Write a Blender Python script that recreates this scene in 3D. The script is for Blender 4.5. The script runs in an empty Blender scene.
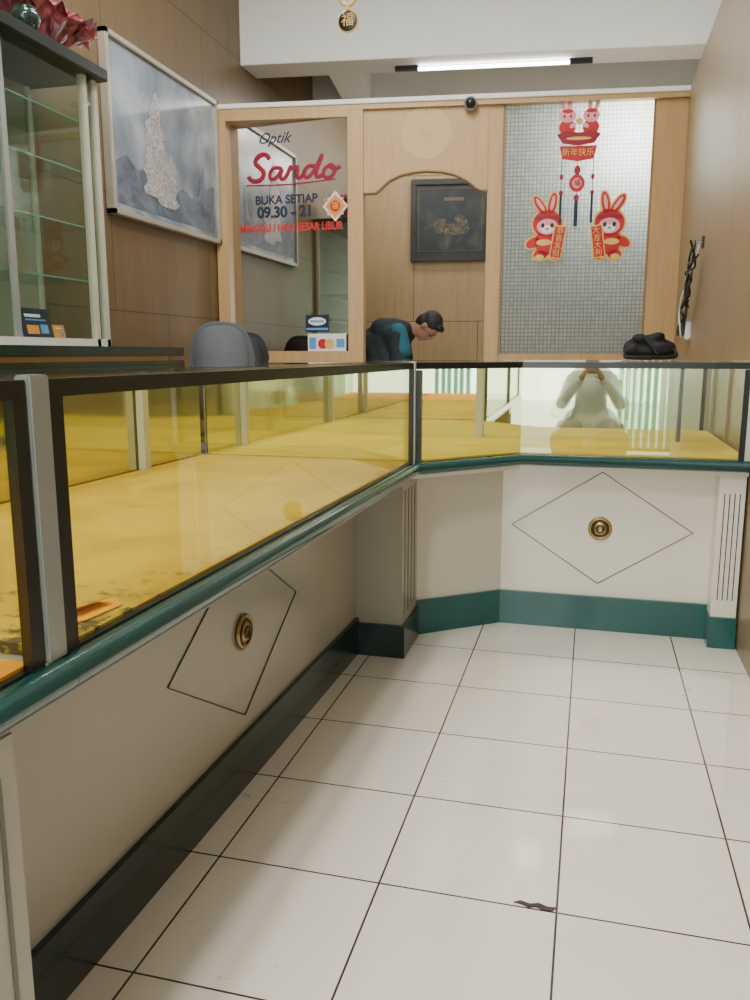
import bpy, bmesh, math, random
from mathutils import Vector, Matrix
random.seed(4)
R=math.radians
col=bpy.context.scene.collection
# ---------------------------------------------------------------- materials
def newmat(name):
    m=bpy.data.materials.new(name); m.use_nodes=True
    nt=m.node_tree; b=nt.nodes["Principled BSDF"]; return m,nt,b
def mat(name,c,rough=.5,metal=0.,var=.06,scale=6.,emit=None,es=1.,coat=0.,bump=0.,stretch=(1,1,1),spec=None):
    m,nt,b=newmat(name)
    tc=nt.nodes.new("ShaderNodeTexCoord"); mp=nt.nodes.new("ShaderNodeMapping"); mp.inputs["Scale"].default_value=stretch
    nz=nt.nodes.new("ShaderNodeTexNoise"); nz.inputs["Scale"].default_value=scale; nz.inputs["Detail"].default_value=6
    cr=nt.nodes.new("ShaderNodeValToRGB")
    cr.color_ramp.elements[0].position=.3; cr.color_ramp.elements[1].position=.7
    lo=[max(0,x*(1-var)) for x in c]; hi=[min(1,x*(1+var)) for x in c]
    cr.color_ramp.elements[0].color=(*lo,1); cr.color_ramp.elements[1].color=(*hi,1)
    L=nt.links.new
    L(tc.outputs["Object"],mp.inputs[0]); L(mp.outputs[0],nz.inputs["Vector"]); L(nz.outputs["Fac"],cr.inputs[0]); L(cr.outputs[0],b.inputs["Base Color"])
    b.inputs["Roughness"].default_value=rough; b.inputs["Metallic"].default_value=metal
    b.inputs["Coat Weight"].default_value=coat; b.inputs["Coat Roughness"].default_value=.08
    if spec is not None: b.inputs["Specular IOR Level"].default_value=spec
    if emit: b.inputs["Emission Color"].default_value=(*emit,1); b.inputs["Emission Strength"].default_value=es
    if bump:
        bp=nt.nodes.new("ShaderNodeBump"); bp.inputs["Strength"].default_value=bump; bp.inputs["Distance"].default_value=.01
        L(nz.outputs["Fac"],bp.inputs["Height"]); L(bp.outputs[0],b.inputs["Normal"])
    return m
def woodmat(name,c1,c2,stretch=(14,14,1.2),rough=.38,seam=None):
    m,nt,b=newmat(name); L=nt.links.new
    tc=nt.nodes.new("ShaderNodeTexCoord"); mp=nt.nodes.new("ShaderNodeMapping"); mp.inputs["Scale"].default_value=stretch
    nz=nt.nodes.new("ShaderNodeTexNoise"); nz.inputs["Scale"].default_value=2.2; nz.inputs["Detail"].default_value=9; nz.inputs["Distortion"].default_value=.5
    cr=nt.nodes.new("ShaderNodeValToRGB"); cr.color_ramp.elements[0].position=.3; cr.color_ramp.elements[1].position=.72
    cr.color_ramp.elements[0].color=(*c1,1); cr.color_ramp.elements[1].color=(*c2,1)
    L(tc.outputs["Object"],mp.inputs[0]); L(mp.outputs[0],nz.inputs["Vector"]); L(nz.outputs["Fac"],cr.inputs[0])
    out=cr.outputs[0]
    if seam:
        sx=nt.nodes.new("ShaderNodeSeparateXYZ"); L(tc.outputs["Object"],sx.inputs[0])
        cb=nt.nodes.new("ShaderNodeCombineXYZ"); L(sx.outputs[seam[0]],cb.inputs[0]); L(sx.outputs[2],cb.inputs[1])
        br=nt.nodes.new("ShaderNodeTexBrick"); br.offset=.5 if len(seam)<4 else seam[3]; br.inputs["Scale"].default_value=1
        br.inputs["Brick Width"].default_value=seam[1]; br.inputs["Row Height"].default_value=seam[2]
        br.inputs["Mortar Size"].default_value=.0045; br.inputs["Mortar Smooth"].default_value=.3
        L(cb.outputs[0],br.inputs["Vector"])
        mx=nt.nodes.new("ShaderNodeMixRGB"); mx.inputs[2].default_value=(c1[0]*.35,c1[1]*.35,c1[2]*.35,1)
        L(br.outputs["Fac"],mx.inputs[0]); L(out,mx.inputs[1]); out=mx.outputs[0]
    L(out,b.inputs["Base Color"]); b.inputs["Roughness"].default_value=rough
    return m
def glassmat(name,tint=(.93,.97,.93),base=.05,gloss=.9,rough=.0,gtint=(1,1,1)):
    m=bpy.data.materials.new(name); m.use_nodes=True; nt=m.node_tree; nt.nodes.clear(); L=nt.links.new
    o=nt.nodes.new("ShaderNodeOutputMaterial"); mx=nt.nodes.new("ShaderNodeMixShader")
    t=nt.nodes.new("ShaderNodeBsdfTransparent"); t.inputs[0].default_value=(*tint,1)
    g=nt.nodes.new("ShaderNodeBsdfGlossy"); g.inputs["Roughness"].default_value=rough; g.inputs[0].default_value=(*gtint,1)
    lw=nt.nodes.new("ShaderNodeLayerWeight"); lw.inputs[0].default_value=.5
    p=nt.nodes.new("ShaderNodeMath"); p.operation='POWER'; p.inputs[1].default_value=5
    ma=nt.nodes.new("ShaderNodeMath"); ma.operation='MULTIPLY_ADD'; ma.inputs[1].default_value=gloss; ma.inputs[2].default_value=base; ma.use_clamp=True
    L(lw.outputs["Facing"],p.inputs[0]); L(p.outputs[0],ma.inputs[0]); L(ma.outputs[0],mx.inputs[0])
    L(t.outputs[0],mx.inputs[1]); L(g.outputs[0],mx.inputs[2]); L(mx.outputs[0],o.inputs[0]); return m

M={}
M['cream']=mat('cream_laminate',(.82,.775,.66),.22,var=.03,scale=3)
M['creamL']=mat('shaded_left_laminate',(.37,.345,.275),.22,var=.04,scale=3)  # cream laminate with the left counter's shade darkened into its colour
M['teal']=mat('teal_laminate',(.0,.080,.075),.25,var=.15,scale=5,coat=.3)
M['tealshade']=mat('shaded_teal_laminate',(.0,.017,.016),.25,var=.15,scale=5,coat=.3)  # teal laminate for the left plinths, their shadow painted in as darker colour
M['tealrail']=mat('teal_rail',(.002,.055,.053),.2,var=.1,coat=.6)
M['black']=mat('black_aluminium',(.008,.011,.010),.3,var=.2,coat=.2)
M['grey']=mat('grey_aluminium',(.36,.38,.36),.35,metal=.5)
M['greypost']=mat('pale_post',(.62,.62,.54),.35)
M['line']=mat('dark_inlay',(.02,.03,.025),.4); M['flute']=mat('fluting_line',(.14,.13,.10),.5)
M['brass']=mat('aged_brass',(.36,.26,.11),.35,metal=.9,var=.3,scale=60)
M['brassdark']=mat('dark_brass',(.09,.06,.03),.45,metal=.7,var=.3,scale=60)
M['glass']=glassmat('clear_glass',(.94,.96,.86),.075,.75)
M['glasstop']=glassmat('counter_top_glass',(.95,.98,.95),.06)
M['cabglass']=glassmat('cabinet_glass',(.90,.95,.91),.02,.35)
M['tinted']=glassmat('tinted_partition_glass',(.42,.38,.30),.56,.42,gtint=(1,.98,.94))
M['mirror']=mat('mirror',(.88,.91,.84),.02,metal=1,var=.01)
M['mirrordim']=mat('dim_mirror',(.62,.60,.36),.06,metal=1,var=.04)
M['whitepaint']=mat('white_paint',(.84,.85,.83),.7,var=.02)
M['greypaint']=mat('grey_paint',(.70,.72,.69),.7,var=.03)
M['woodL']=woodmat('brown_panelling',(.125,.082,.036),(.150,.100,.046),stretch=(6,6,.8),seam=(1,1.18,.62),rough=.4)
M['woodR']=woodmat('tan_panelling',(.245,.168,.080),(.280,.195,.098),stretch=(8,8,1),seam=(1,.92,2.8,0),rough=.35)
M['woodP']=woodmat('light_wood',(.47,.295,.125),(.54,.35,.165),rough=.38)
M['woodPd']=woodmat('wood_edge',(.25,.14,.055),(.33,.19,.08),rough=.4)
M['woodB']=woodmat('back_panelling',(.32,.22,.105),(.38,.265,.135),seam=(0,1.2,1.3),rough=.5)
M['red']=mat('red_print',(.55,.012,.02),.5); M['crimson']=mat('crimson_print',(.30,.003,.03),.5); M['pink']=mat('pink_print',(.85,.35,.40),.5)
M['white']=mat('white_print',(.85,.83,.80),.5); M['gold']=mat('gold_print',(.78,.50,.12),.4)
M['navy']=mat('navy_print',(.010,.014,.05),.5); M['skyblue']=mat('blue_print',(.10,.30,.65),.5)
M['orange']=mat('orange_print',(.85,.28,.03),.5); M['darkred']=mat('dark_red_print',(.30,.01,.03),.5)
M['skin']=mat('skin',(.30,.155,.095),.55,var=.05); M['hair']=mat('black_hair',(.010,.008,.007),.6,var=.3,scale=80,bump=.5)
M['shirtteal']=mat('teal_black_shirt',(.012,.020,.024),.9,var=.5,scale=7,bump=1.)
M['trouser']=mat('dark_trousers',(.02,.022,.03),.85); M['paletrouser']=mat('grey_trousers',(.30,.31,.31),.85)
M['sweater']=mat('pale_grey_sweater',(.55,.58,.60),.9,bump=.6,scale=12)
M['chairgrey']=mat('grey_chair_fabric',(.085,.092,.102),.85,bump=.2,scale=60)
M['chairblack']=mat('black_chair_fabric',(.015,.015,.017),.7)
M['leather']=mat('black_nylon',(.010,.010,.011),.8,bump=1.,scale=16,spec=.3)
M['plastic']=mat('black_plastic',(.01,.01,.01),.35); M['wplastic']=mat('white_plastic',(.75,.75,.72),.4)
M['green']=mat('mint_gate_paint',(.22,.62,.42),.4); M['greend']=mat('dark_green_gate',(.04,.22,.13),.4)
M['pavement']=mat('street_pavement',(.6,.6,.57),.8)
M['tube']=mat('lit_tube',(1,1,1),.5,emit=(1,.98,.95),es=16)
M['darkgreen']=mat('dark_green_top',(.008,.03,.025),.15,coat=.5)
M['chip']=mat('broken_grout',(.06,.045,.035),.9,var=.5,scale=60)
M['cell']=mat('pink_cellophane',(.40,.08,.11),.2,var=.7,scale=16,coat=.6)
M['petal']=mat('crimson_petals',(.28,.02,.045),.6,var=.4,scale=40)
M['canvasback']=mat('pale_emblem',(.58,.39,.17),.4)

# floor tiles
m,nt,b=newmat('glossy_white_tiles'); L=nt.links.new
tc=nt.nodes.new("ShaderNodeTexCoord"); mp=nt.nodes.new("ShaderNodeMapping"); mp.inputs["Location"].default_value=(.0185+.333*30,-1.366+.325*30,0)
br=nt.nodes.new("ShaderNodeTexBrick"); br.offset=0; br.squash=1; br.inputs["Scale"].default_value=1
br.inputs["Brick Width"].default_value=.333; br.inputs["Row Height"].default_value=.325
br.inputs["Mortar Size"].default_value=.0022; br.inputs["Mortar Smooth"].default_value=.15
br.inputs["Color1"].default_value=(.82,.76,.675,1); br.inputs["Color2"].default_value=(.86,.80,.715,1); br.inputs["Mortar"].default_value=(.055,.04,.03,1)
nz=nt.nodes.new("ShaderNodeTexNoise"); nz.inputs["Scale"].default_value=1.7; nz.inputs["Detail"].default_value=5
mx=nt.nodes.new("ShaderNodeMixRGB"); mx.blend_type='MULTIPLY'; mx.inputs[0].default_value=.08
ns=nt.nodes.new("ShaderNodeTexNoise"); ns.inputs["Scale"].default_value=38; ns.inputs["Detail"].default_value=4
nl=nt.nodes.new("ShaderNodeTexNoise"); nl.inputs["Scale"].default_value=2.3
mu=nt.nodes.new("ShaderNodeMath"); mu.operation='MULTIPLY'
cs=nt.nodes.new("ShaderNodeValToRGB"); cs.color_ramp.elements[0].position=.41; cs.color_ramp.elements[1].position=.50
cs.color_ramp.elements[0].color=(0,0,0,1); cs.color_ramp.elements[1].color=(.55,.55,.55,1)
m3=nt.nodes.new("ShaderNodeMixRGB"); m3.inputs[2].default_value=(.25,.19,.14,1)
bp=nt.nodes.new("ShaderNodeBump"); bp.invert=True; bp.inputs["Strength"].default_value=.4; bp.inputs["Distance"].default_value=.002
L(tc.outputs["Object"],mp.inputs[0]); L(mp.outputs[0],br.inputs["Vector"]); L(tc.outputs["Object"],nz.inputs["Vector"]); L(tc.outputs["Object"],ns.inputs["Vector"]); L(tc.outputs["Object"],nl.inputs["Vector"])
L(br.outputs["Color"],mx.inputs[1]); L(nz.outputs["Color"],mx.inputs[2]); L(ns.outputs["Fac"],mu.inputs[0]); L(nl.outputs["Fac"],mu.inputs[1]); L(mu.outputs[0],cs.inputs[0])
L(cs.outputs[0],m3.inputs[0]); L(mx.outputs[0],m3.inputs[1]); L(m3.outputs[0],b.inputs["Base Color"])
L(br.outputs["Fac"],bp.inputs["Height"]); L(bp.outputs[0],b.inputs["Normal"]); b.inputs["Roughness"].default_value=.09; b.inputs["Coat Weight"].default_value=.7; b.inputs["Coat Roughness"].default_value=.04
M['tiles']=m
def feltmat(name,ca,cb_,near):
    m,nt,b=newmat(name); L=nt.links.new
    tc=nt.nodes.new("ShaderNodeTexCoord")
    n1=nt.nodes.new("ShaderNodeTexNoise"); n1.inputs["Scale"].default_value=4.5; n1.inputs["Detail"].default_value=8; n1.inputs["Distortion"].default_value=.6
    c1=nt.nodes.new("ShaderNodeValToRGB"); c1.color_ramp.elements[0].position=.36; c1.color_ramp.elements[1].position=.62
    c1.color_ramp.elements[0].color=(*ca,1); c1.color_ramp.elements[1].color=(*cb_,1)
    L(tc.outputs["Object"],n1.inputs["Vector"]); L(n1.outputs["Fac"],c1.inputs[0]); out=c1.outputs[0]
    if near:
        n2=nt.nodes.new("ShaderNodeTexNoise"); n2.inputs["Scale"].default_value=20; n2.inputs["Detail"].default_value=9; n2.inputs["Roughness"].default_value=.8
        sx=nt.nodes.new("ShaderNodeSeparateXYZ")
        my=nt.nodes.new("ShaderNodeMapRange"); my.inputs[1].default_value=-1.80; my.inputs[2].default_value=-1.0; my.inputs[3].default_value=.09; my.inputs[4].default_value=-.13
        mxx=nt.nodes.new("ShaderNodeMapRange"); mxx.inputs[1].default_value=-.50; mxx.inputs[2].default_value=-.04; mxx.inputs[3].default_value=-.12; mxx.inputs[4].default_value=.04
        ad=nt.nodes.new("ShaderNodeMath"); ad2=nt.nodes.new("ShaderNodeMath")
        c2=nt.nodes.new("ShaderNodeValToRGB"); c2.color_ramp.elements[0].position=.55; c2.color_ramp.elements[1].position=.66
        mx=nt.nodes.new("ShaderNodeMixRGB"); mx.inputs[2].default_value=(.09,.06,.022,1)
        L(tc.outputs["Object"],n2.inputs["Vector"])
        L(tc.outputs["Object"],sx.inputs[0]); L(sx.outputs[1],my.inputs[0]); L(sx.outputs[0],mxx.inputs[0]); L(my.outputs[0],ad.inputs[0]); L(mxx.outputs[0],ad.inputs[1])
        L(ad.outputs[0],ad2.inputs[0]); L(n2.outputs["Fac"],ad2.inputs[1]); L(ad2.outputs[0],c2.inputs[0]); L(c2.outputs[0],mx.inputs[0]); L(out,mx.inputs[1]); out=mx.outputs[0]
    L(out,b.inputs["Base Color"]); b.inputs["Roughness"].default_value=.8; b.inputs["Specular IOR Level"].default_value=.2
    bp=nt.nodes.new("ShaderNodeBump"); bp.inputs["Strength"].default_value=.5; bp.inputs["Distance"].default_value=.02; L(n1.outputs["Fac"],bp.inputs["Height"]); L(bp.outputs[0],b.inputs["Normal"])
    return m
M['felt']=feltmat('worn_yellow_felt_cloth',(.56,.32,.012),(.70,.44,.024),True)
M['felt2']=feltmat('yellow_felt_cloth',(.66,.44,.03),(.76,.53,.055),False)
M['orangefelt']=feltmat('orange_felt_cloth',(.95,.34,.006),(.98,.42,.010),False)
# patterned glass
m,nt,b=newmat('square_patterned_glass'); L=nt.links.new
tc=nt.nodes.new("ShaderNodeTexCoord"); sx=nt.nodes.new("ShaderNodeSeparateXYZ"); cb=nt.nodes.new("ShaderNodeCombineXYZ")
br=nt.nodes.new("ShaderNodeTexBrick"); br.offset=0; br.inputs["Scale"].default_value=1; br.inputs["Brick Width"].default_value=.026; br.inputs["Row Height"].default_value=.026
br.inputs["Mortar Size"].default_value=.0045; br.inputs["Mortar Smooth"].default_value=1.
br.inputs["Color1"].default_value=(.66,.69,.66,1); br.inputs["Color2"].default_value=(.56,.60,.57,1); br.inputs["Mortar"].default_value=(.36,.38,.35,1)
L(tc.outputs["Object"],sx.inputs[0]); L(sx.outputs[0],cb.inputs[0]); L(sx.outputs[2],cb.inputs[1]); L(cb.outputs[0],br.inputs["Vector"])
bp=nt.nodes.new("ShaderNodeBump"); bp.invert=True; bp.inputs["Strength"].default_value=.9; bp.inputs["Distance"].default_value=.005
L(br.outputs["Fac"],bp.inputs["Height"]); L(bp.outputs[0],b.inputs["Normal"]); L(br.outputs["Color"],b.inputs["Base Color"]); b.inputs["Roughness"].default_value=.15
o=[n for n in nt.nodes if n.type=='OUTPUT_MATERIAL'][0]
tr=nt.nodes.new("ShaderNodeBsdfTranslucent"); L(br.outputs["Color"],tr.inputs[0]); ms=nt.nodes.new("ShaderNodeMixShader"); ms.inputs[0].default_value=.72
L(b.outputs[0],ms.inputs[1]); L(tr.outputs[0],ms.inputs[2]); L(ms.outputs[0],o.inputs[0])
M['pattern']=m
def paintmat(name,stops,scale,dist,rough=.35):
    m,nt,b=newmat(name); L=nt.links.new
    tc=nt.nodes.new("ShaderNodeTexCoord"); n=nt.nodes.new("ShaderNodeTexNoise"); n.inputs["Scale"].default_value=scale; n.inputs["Detail"].default_value=7; n.inputs["Distortion"].default_value=dist
    cr=nt.nodes.new("ShaderNodeValToRGB"); e=cr.color_ramp.elements
    e[0].position=stops[0][0]; e[0].color=(*stops[0][1],1); e[1].position=stops[-1][0]; e[1].color=(*stops[-1][1],1)
    for p,c in stops[1:-1]:
        q=e.new(p); q.color=(*c,1)
    L(tc.outputs["Object"],n.inputs["Vector"]); L(n.outputs["Fac"],cr.inputs[0]); L(cr.outputs[0],b.inputs["Base Color"]); b.inputs["Roughness"].default_value=rough
    return m
M['mist']=paintmat('misty_mountain_painting',[(.25,(.10,.13,.18)),(.45,(.19,.23,.29)),(.6,(.31,.35,.41)),(.75,(.46,.49,.54))],2.6,.8,.2)
M['mount']=paintmat('pale_rock',[(.3,(.12,.12,.15)),(.48,(.32,.31,.32)),(.62,(.58,.55,.52))],22,3.5)
M['dkmount']=paintmat('dark_rock',[(.3,(.06,.08,.11)),(.7,(.17,.21,.28))],9,1.)
M['darkpic']=paintmat('dark_artwork',[(.35,(.006,.008,.010)),(.55,(.014,.022,.026)),(.75,(.07,.065,.04))],5,1.2,.5)
M['silverframe']=mat('silver_frame',(.50,.46,.38),.4,metal=.5)
M['darkframe']=mat('dark_frame',(.014,.010,.007),.4)

# ---------------------------------------------------------------- helpers
def empty(name,label,cat,loc=(0,0,0),rotz=0,parent=None):
    o=bpy.data.objects.new(name,None); col.objects.link(o); o.empty_display_size=.1
    o.location=loc; o.rotation_euler=(0,0,rotz)
    if label: o["label"]=label
    if cat: o["category"]=cat
    if parent: o.parent=parent
    return o
def addobj(name,me,mt=None,parent=None,label=None,cat=None,smooth=False,loc=None,rot=None):
    o=bpy.data.objects.new(name,me); col.objects.link(o)
    if mt is not None: me.materials.append(M[mt] if isinstance(mt,str) else mt)
    if parent: o.parent=parent
    if label: o["label"]=label
    if cat: o["category"]=cat
    if loc: o.location=loc
    if rot: o.rotation_euler=rot
    if smooth:
        for p in me.polygons: p.use_smooth=True
    return o
def bm2me(bm,name):
    bmesh.ops.recalc_face_normals(bm,faces=bm.faces)
    me=bpy.data.meshes.new(name); bm.to_mesh(me); bm.free(); return me
def bbox(bm,x0,x1,y0,y1,z0,z1):
    r=bmesh.ops.create_cube(bm,size=1,matrix=Matrix.Translation(((x0+x1)/2,(y0+y1)/2,(z0+z1)/2))@Matrix.Diagonal((x1-x0,y1-y0,z1-z0,1)))
    return r['verts']
KEEP={'fluting','gate_slats','wall_front','shelf_edge'}
def boxes(name,lst,mt,parent=None,bev=.0,**k):
    if len(lst)>1 and name not in KEEP:
        for q in lst: o=boxes(name,[q],mt,parent,bev,**k)
        return o
    bm=bmesh.new()
    for b_ in lst: bbox(bm,*b_)
    if bev: bmesh.ops.bevel(bm,geom=list(bm.edges),offset=bev,segments=2,affect='EDGES')
    return addobj(name,bm2me(bm,name),mt,parent,**k)
def box(name,b_,mt,parent=None,bev=.0,**k): return boxes(name,[b_],mt,parent,bev,**k)
def prism(name,pts,z0,z1,mt,parent=None,bev=0,**k):
    bm=bmesh.new(); vs=[bm.verts.new((x,y,z0)) for x,y in pts]; f=bm.faces.new(vs)
    r=bmesh.ops.extrude_face_region(bm,geom=[f]); bmesh.ops.translate(bm,vec=(0,0,z1-z0),verts=[v for v in r['geom'] if isinstance(v,bmesh.types.BMVert)])
    if bev: bmesh.ops.bevel(bm,geom=list(bm.edges),offset=bev,segments=2,affect='EDGES')
    return addobj(name,bm2me(bm,name),mt,parent,**k)
ONE={'backing','outline','costume'}
def flat(name,polys,y,mt,parent=None,th=.0012,**k):
    """polygons in local xz plane, front at y (towards -y)"""
    if len(polys)>1 and name not in ONE:
        for q in polys: o=flat(name,[q],y,mt,parent,th,**k)
        return o
    bm=bmesh.new()
    for pts in polys:
        vs=[bm.verts.new((x,y,z)) for x,z in pts]; f=bm.faces.new(vs)
        r=bmesh.ops.extrude_face_region(bm,geom=[f]); bmesh.ops.translate(bm,vec=(0,th,0),verts=[v for v in r['geom'] if isinstance(v,bmesh.types.BMVert)])
    return addobj(name,bm2me(bm,name),mt,parent,**k)
def ell(cx,cz,rx,rz,rot=0,n=28):
    c,s=math.cos(rot),math.sin(rot); o=[]
    for i in range(n):
        a=2*math.pi*i/n; x=rx*math.cos(a); z=rz*math.sin(a); o.append((cx+x*c-z*s,cz+x*s+z*c))
    return o
def rectp(x0,x1,z0,z1): return [(x0,z0),(x1,z0),(x1,z1),(x0,z1)]
def tube(name,pts,r,mt,parent=None,closed=False,res=6,smooth=True,bez=False,**k):
    cu=bpy.data.curves.new(name,'CURVE'); cu.dimensions='3D'; cu.bevel_depth=r; cu.bevel_resolution=res; cu.use_fill_caps=True
    sp=cu.splines.new('NURBS' if bez else 'POLY'); sp.points.add(len(pts)-1)
    for i,p in enumerate(pts): sp.points[i].co=(*p,1)
    sp.use_cyclic_u=closed
    if bez: sp.use_endpoint_u=True; sp.order_u=3
    t=bpy.data.objects.new('tmp',cu); col.objects.link(t); dg=bpy.context.evaluated_depsgraph_get(); dg.update()
    me=bpy.data.meshes.new_from_object(t.evaluated_get(dg)); bpy.data.objects.remove(t)
    return addobj(name,me,mt,parent,smooth=smooth,**k)
def text(name,body,size,mt,parent,loc,rot=(R(90),0,0),shear=0,bold=0,ext=.0008,align='CENTER',sx=1):
    cu=bpy.data.curves.new(name,'FONT'); cu.body=body; cu.size=size; cu.align_x=align; cu.align_y='CENTER'; cu.extrude=ext; cu.shear=shear; cu.offset=bold
    t=bpy.data.objects.new('tmp',cu); col.objects.link(t); dg=bpy.context.evaluated_depsgraph_get(); dg.update()
    me=bpy.data.meshes.new_from_object(t.evaluated_get(dg)); bpy.data.objects.remove(t)
    o=addobj(name,me,mt,parent,loc=loc,rot=rot); o.scale=(sx,1,1); return o
def lathe(name,prof,mt,parent=None,seg=36,axis='Z',loc=(0,0,0),rot=None,**k):
    bm=bmesh.new(); rings=[]
    for r,z in prof:
        rings.append([bm.verts.new((r*math.cos(2*math.pi*i/seg),r*math.sin(2*math.pi*i/seg),z)) for i in range(seg)])
    for a,b_ in zip(rings,rings[1:]):
        for i in range(seg): bm.faces.new((a[i],a[(i+1)%seg],b_[(i+1)%seg],b_[i]))
    bm.faces.new(rings[0]); bm.faces.new(rings[-1])
    return addobj(name,bm2me(bm,name),mt,parent,smooth=True,loc=loc,rot=rot,**k)
def blob(name,caps,ells,mt,parent=None,vox=.012,smooth=6,**k):
    """one continuous surface from tapered capsules and ellipsoids, fused by voxel remesh"""
    bm=bmesh.new()
    for p1,r1,p2,r2 in caps:
        p1=Vector(p1);p2=Vector(p2); d=p2-p1
        for p,r in ((p1,r1),(p2,r2)): bmesh.ops.create_icosphere(bm,subdivisions=3,radius=r,matrix=Matrix.Translation(p))
        if d.length>1e-4:
            q=Vector((0,0,1)).rotation_difference(d.normalized()).to_matrix().to_4x4()
            bmesh.ops.create_cone(bm,cap_ends=True,segments=20,radius1=r1,radius2=r2,depth=d.length,matrix=Matrix.Translation((p1+p2)/2)@q)
    for mtx in ells: bmesh.ops.create_icosphere(bm,subdivisions=3,radius=1,matrix=mtx)
    me=bpy.data.meshes.new('t'); bm.to_mesh(me); bm.free()
    t=bpy.data.objects.new('tmp',me); col.objects.link(t)
    md=t.modifiers.new('r','REMESH'); md.mode='VOXEL'; md.voxel_size=vox
    ms=t.modifiers.new('s','SMOOTH'); ms.iterations=smooth; ms.factor=.5
    dg=bpy.context.evaluated_depsgraph_get(); dg.update()
    m2=bpy.data.meshes.new_from_object(t.evaluated_get(dg)); bpy.data.objects.remove(t)
    m2.name=name
    return addobj(name,m2,mt,parent,smooth=True,**k)
def E(c,fw,up,rx,ry,rz,off=(0,0,0)):
    """ellipsoid matrix: rx side, ry forward, rz up, offset in that frame (side,forward,up)"""
    fw=Vector(fw).normalized(); sd=fw.cross(Vector(up)).normalized(); u=sd.cross(fw).normalized()
    B=Matrix((sd,fw,u)).transposed()
    p=Vector(c)+B@Vector(off)
    return Matrix.Translation(p)@B.to_4x4()@Matrix.Diagonal((rx,ry,rz,1))
def structure(o): o["kind"]="structure"; return o

# ---------------------------------------------------------------- room shell
XL=-2.577; XR=.52; A=R(7.27); P0=Vector((-2.577,5.49,0)); ev=Vector((math.cos(A),math.sin(A),0)); nv=Vector((-math.sin(A),math.cos(A),0))
def PP(s,off,z): return P0+ev*s+nv*off+Vector((0,0,z))
structure(box('floor',(-2.7,2.1,-3.2,9.0,-.1,0),'tiles'))
structure(box('wall_left',(XL-.12,XL,-3.1,9.0,0,3.95),'woodL'))
structure(box('wall_right',(XR,XR+.06,.1,5.87,0,2.66),'woodR'))
structure(box('wall_outer',(1.95,2.05,-3.1,9.0,0,3.95),'whitepaint'))
structure(box('ceiling',(-2.7,2.1,-3.1,9.0,3.9,4.0),'whitepaint'))
structure(box('wall_back',(-.3,4.8,0,.1,0,2.75),'woodB',loc=PP(0,2.05,0),rot=(0,0,A)))
structure(box('wall_back_upper',(-.3,4.8,0,.1,2.75,3.9),'greypaint',loc=PP(0,2.05,0),rot=(0,0,A)))
structure(box('trim_1',(-.1,4.65,0,.3,3.07,3.9),'whitepaint',bev=.004,loc=PP(0,.45,0),rot=(0,0,A)))
structure(box('trim_2',(.55,.80,.75,2.05,3.25,3.9),'whitepaint',loc=PP(0,0,0),rot=(0,0,A)))
structure(boxes('wall_front',[(-2.7,-2.2,-3.15,-3.0,0,3.9),(1.2,2.05,-3.15,-3.0,0,3.9),(-2.2,1.2,-3.15,-3.0,2.7,3.9)],'whitepaint'))
structure(box('ground',(-8,8,-12,-3.2,-.12,-.02),'pavement'))
g=empty('folding_gate','mint green folding metal shop gate, partly opened','gate',loc=(.80,-2.95,0))
gx=[]
for i in range(13): 
    x=-.5+i*.075; gx.append((x,x+.05,-.03+(i%2)*.03,.0+(i%2)*.03,.03,2.65))
boxes('gate_slats',gx,'green',g); boxes('gate_rail',[(-.52,.40,-.035,.035,z,z+.03) for z in (.02,.9,1.8,2.62)],'greend',g)
g=empty('folding_gate','mint green folding metal shop gate, pushed aside','gate',loc=(-1.7,-2.95,0))
boxes('gate_slats',gx[:11],'green',g); boxes('gate_rail',[(-.52,.32,-.035,.035,z,z+.03) for z in (.02,.9,1.8,2.62)],'greend',g)

# ---------------------------------------------------------------- counters
ZR=.636
def diamond(name,parent,fn,hw,hh,cz,c):
    pts=[fn(c-hw,cz),fn(c,cz+hh),fn(c+hw,cz),fn(c,cz-hh)]
    tube(name,pts,.0018,'line',parent,closed=True,res=2)
def medallion(parent,loc,rot):
    md=empty('medallion',None,None,loc=loc,parent=parent); md.rotation_euler=rot; md["label"]="round aged brass medallion"
    lathe('medallion_plate',[(.040,0),(.042,.004),(.038,.009),(.032,.008),(.030,.005),(.026,.005),(.023,.010),(.012,.012),(.008,.008),(.001,.009)],'brass',md)
    tube('medallion_ring',[(.028*math.cos(a*math.pi/16),.028*math.sin(a*math.pi/16),.009) for a in range(32)],.0025,'brassdark',md,closed=True,res=3)
    tube('medallion_ring',[(.013*math.cos(a*math.pi/16),.013*math.sin(a*math.pi/16),.012) for a in range(32)],.003,'brassdark',md,closed=True,res=3)

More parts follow.
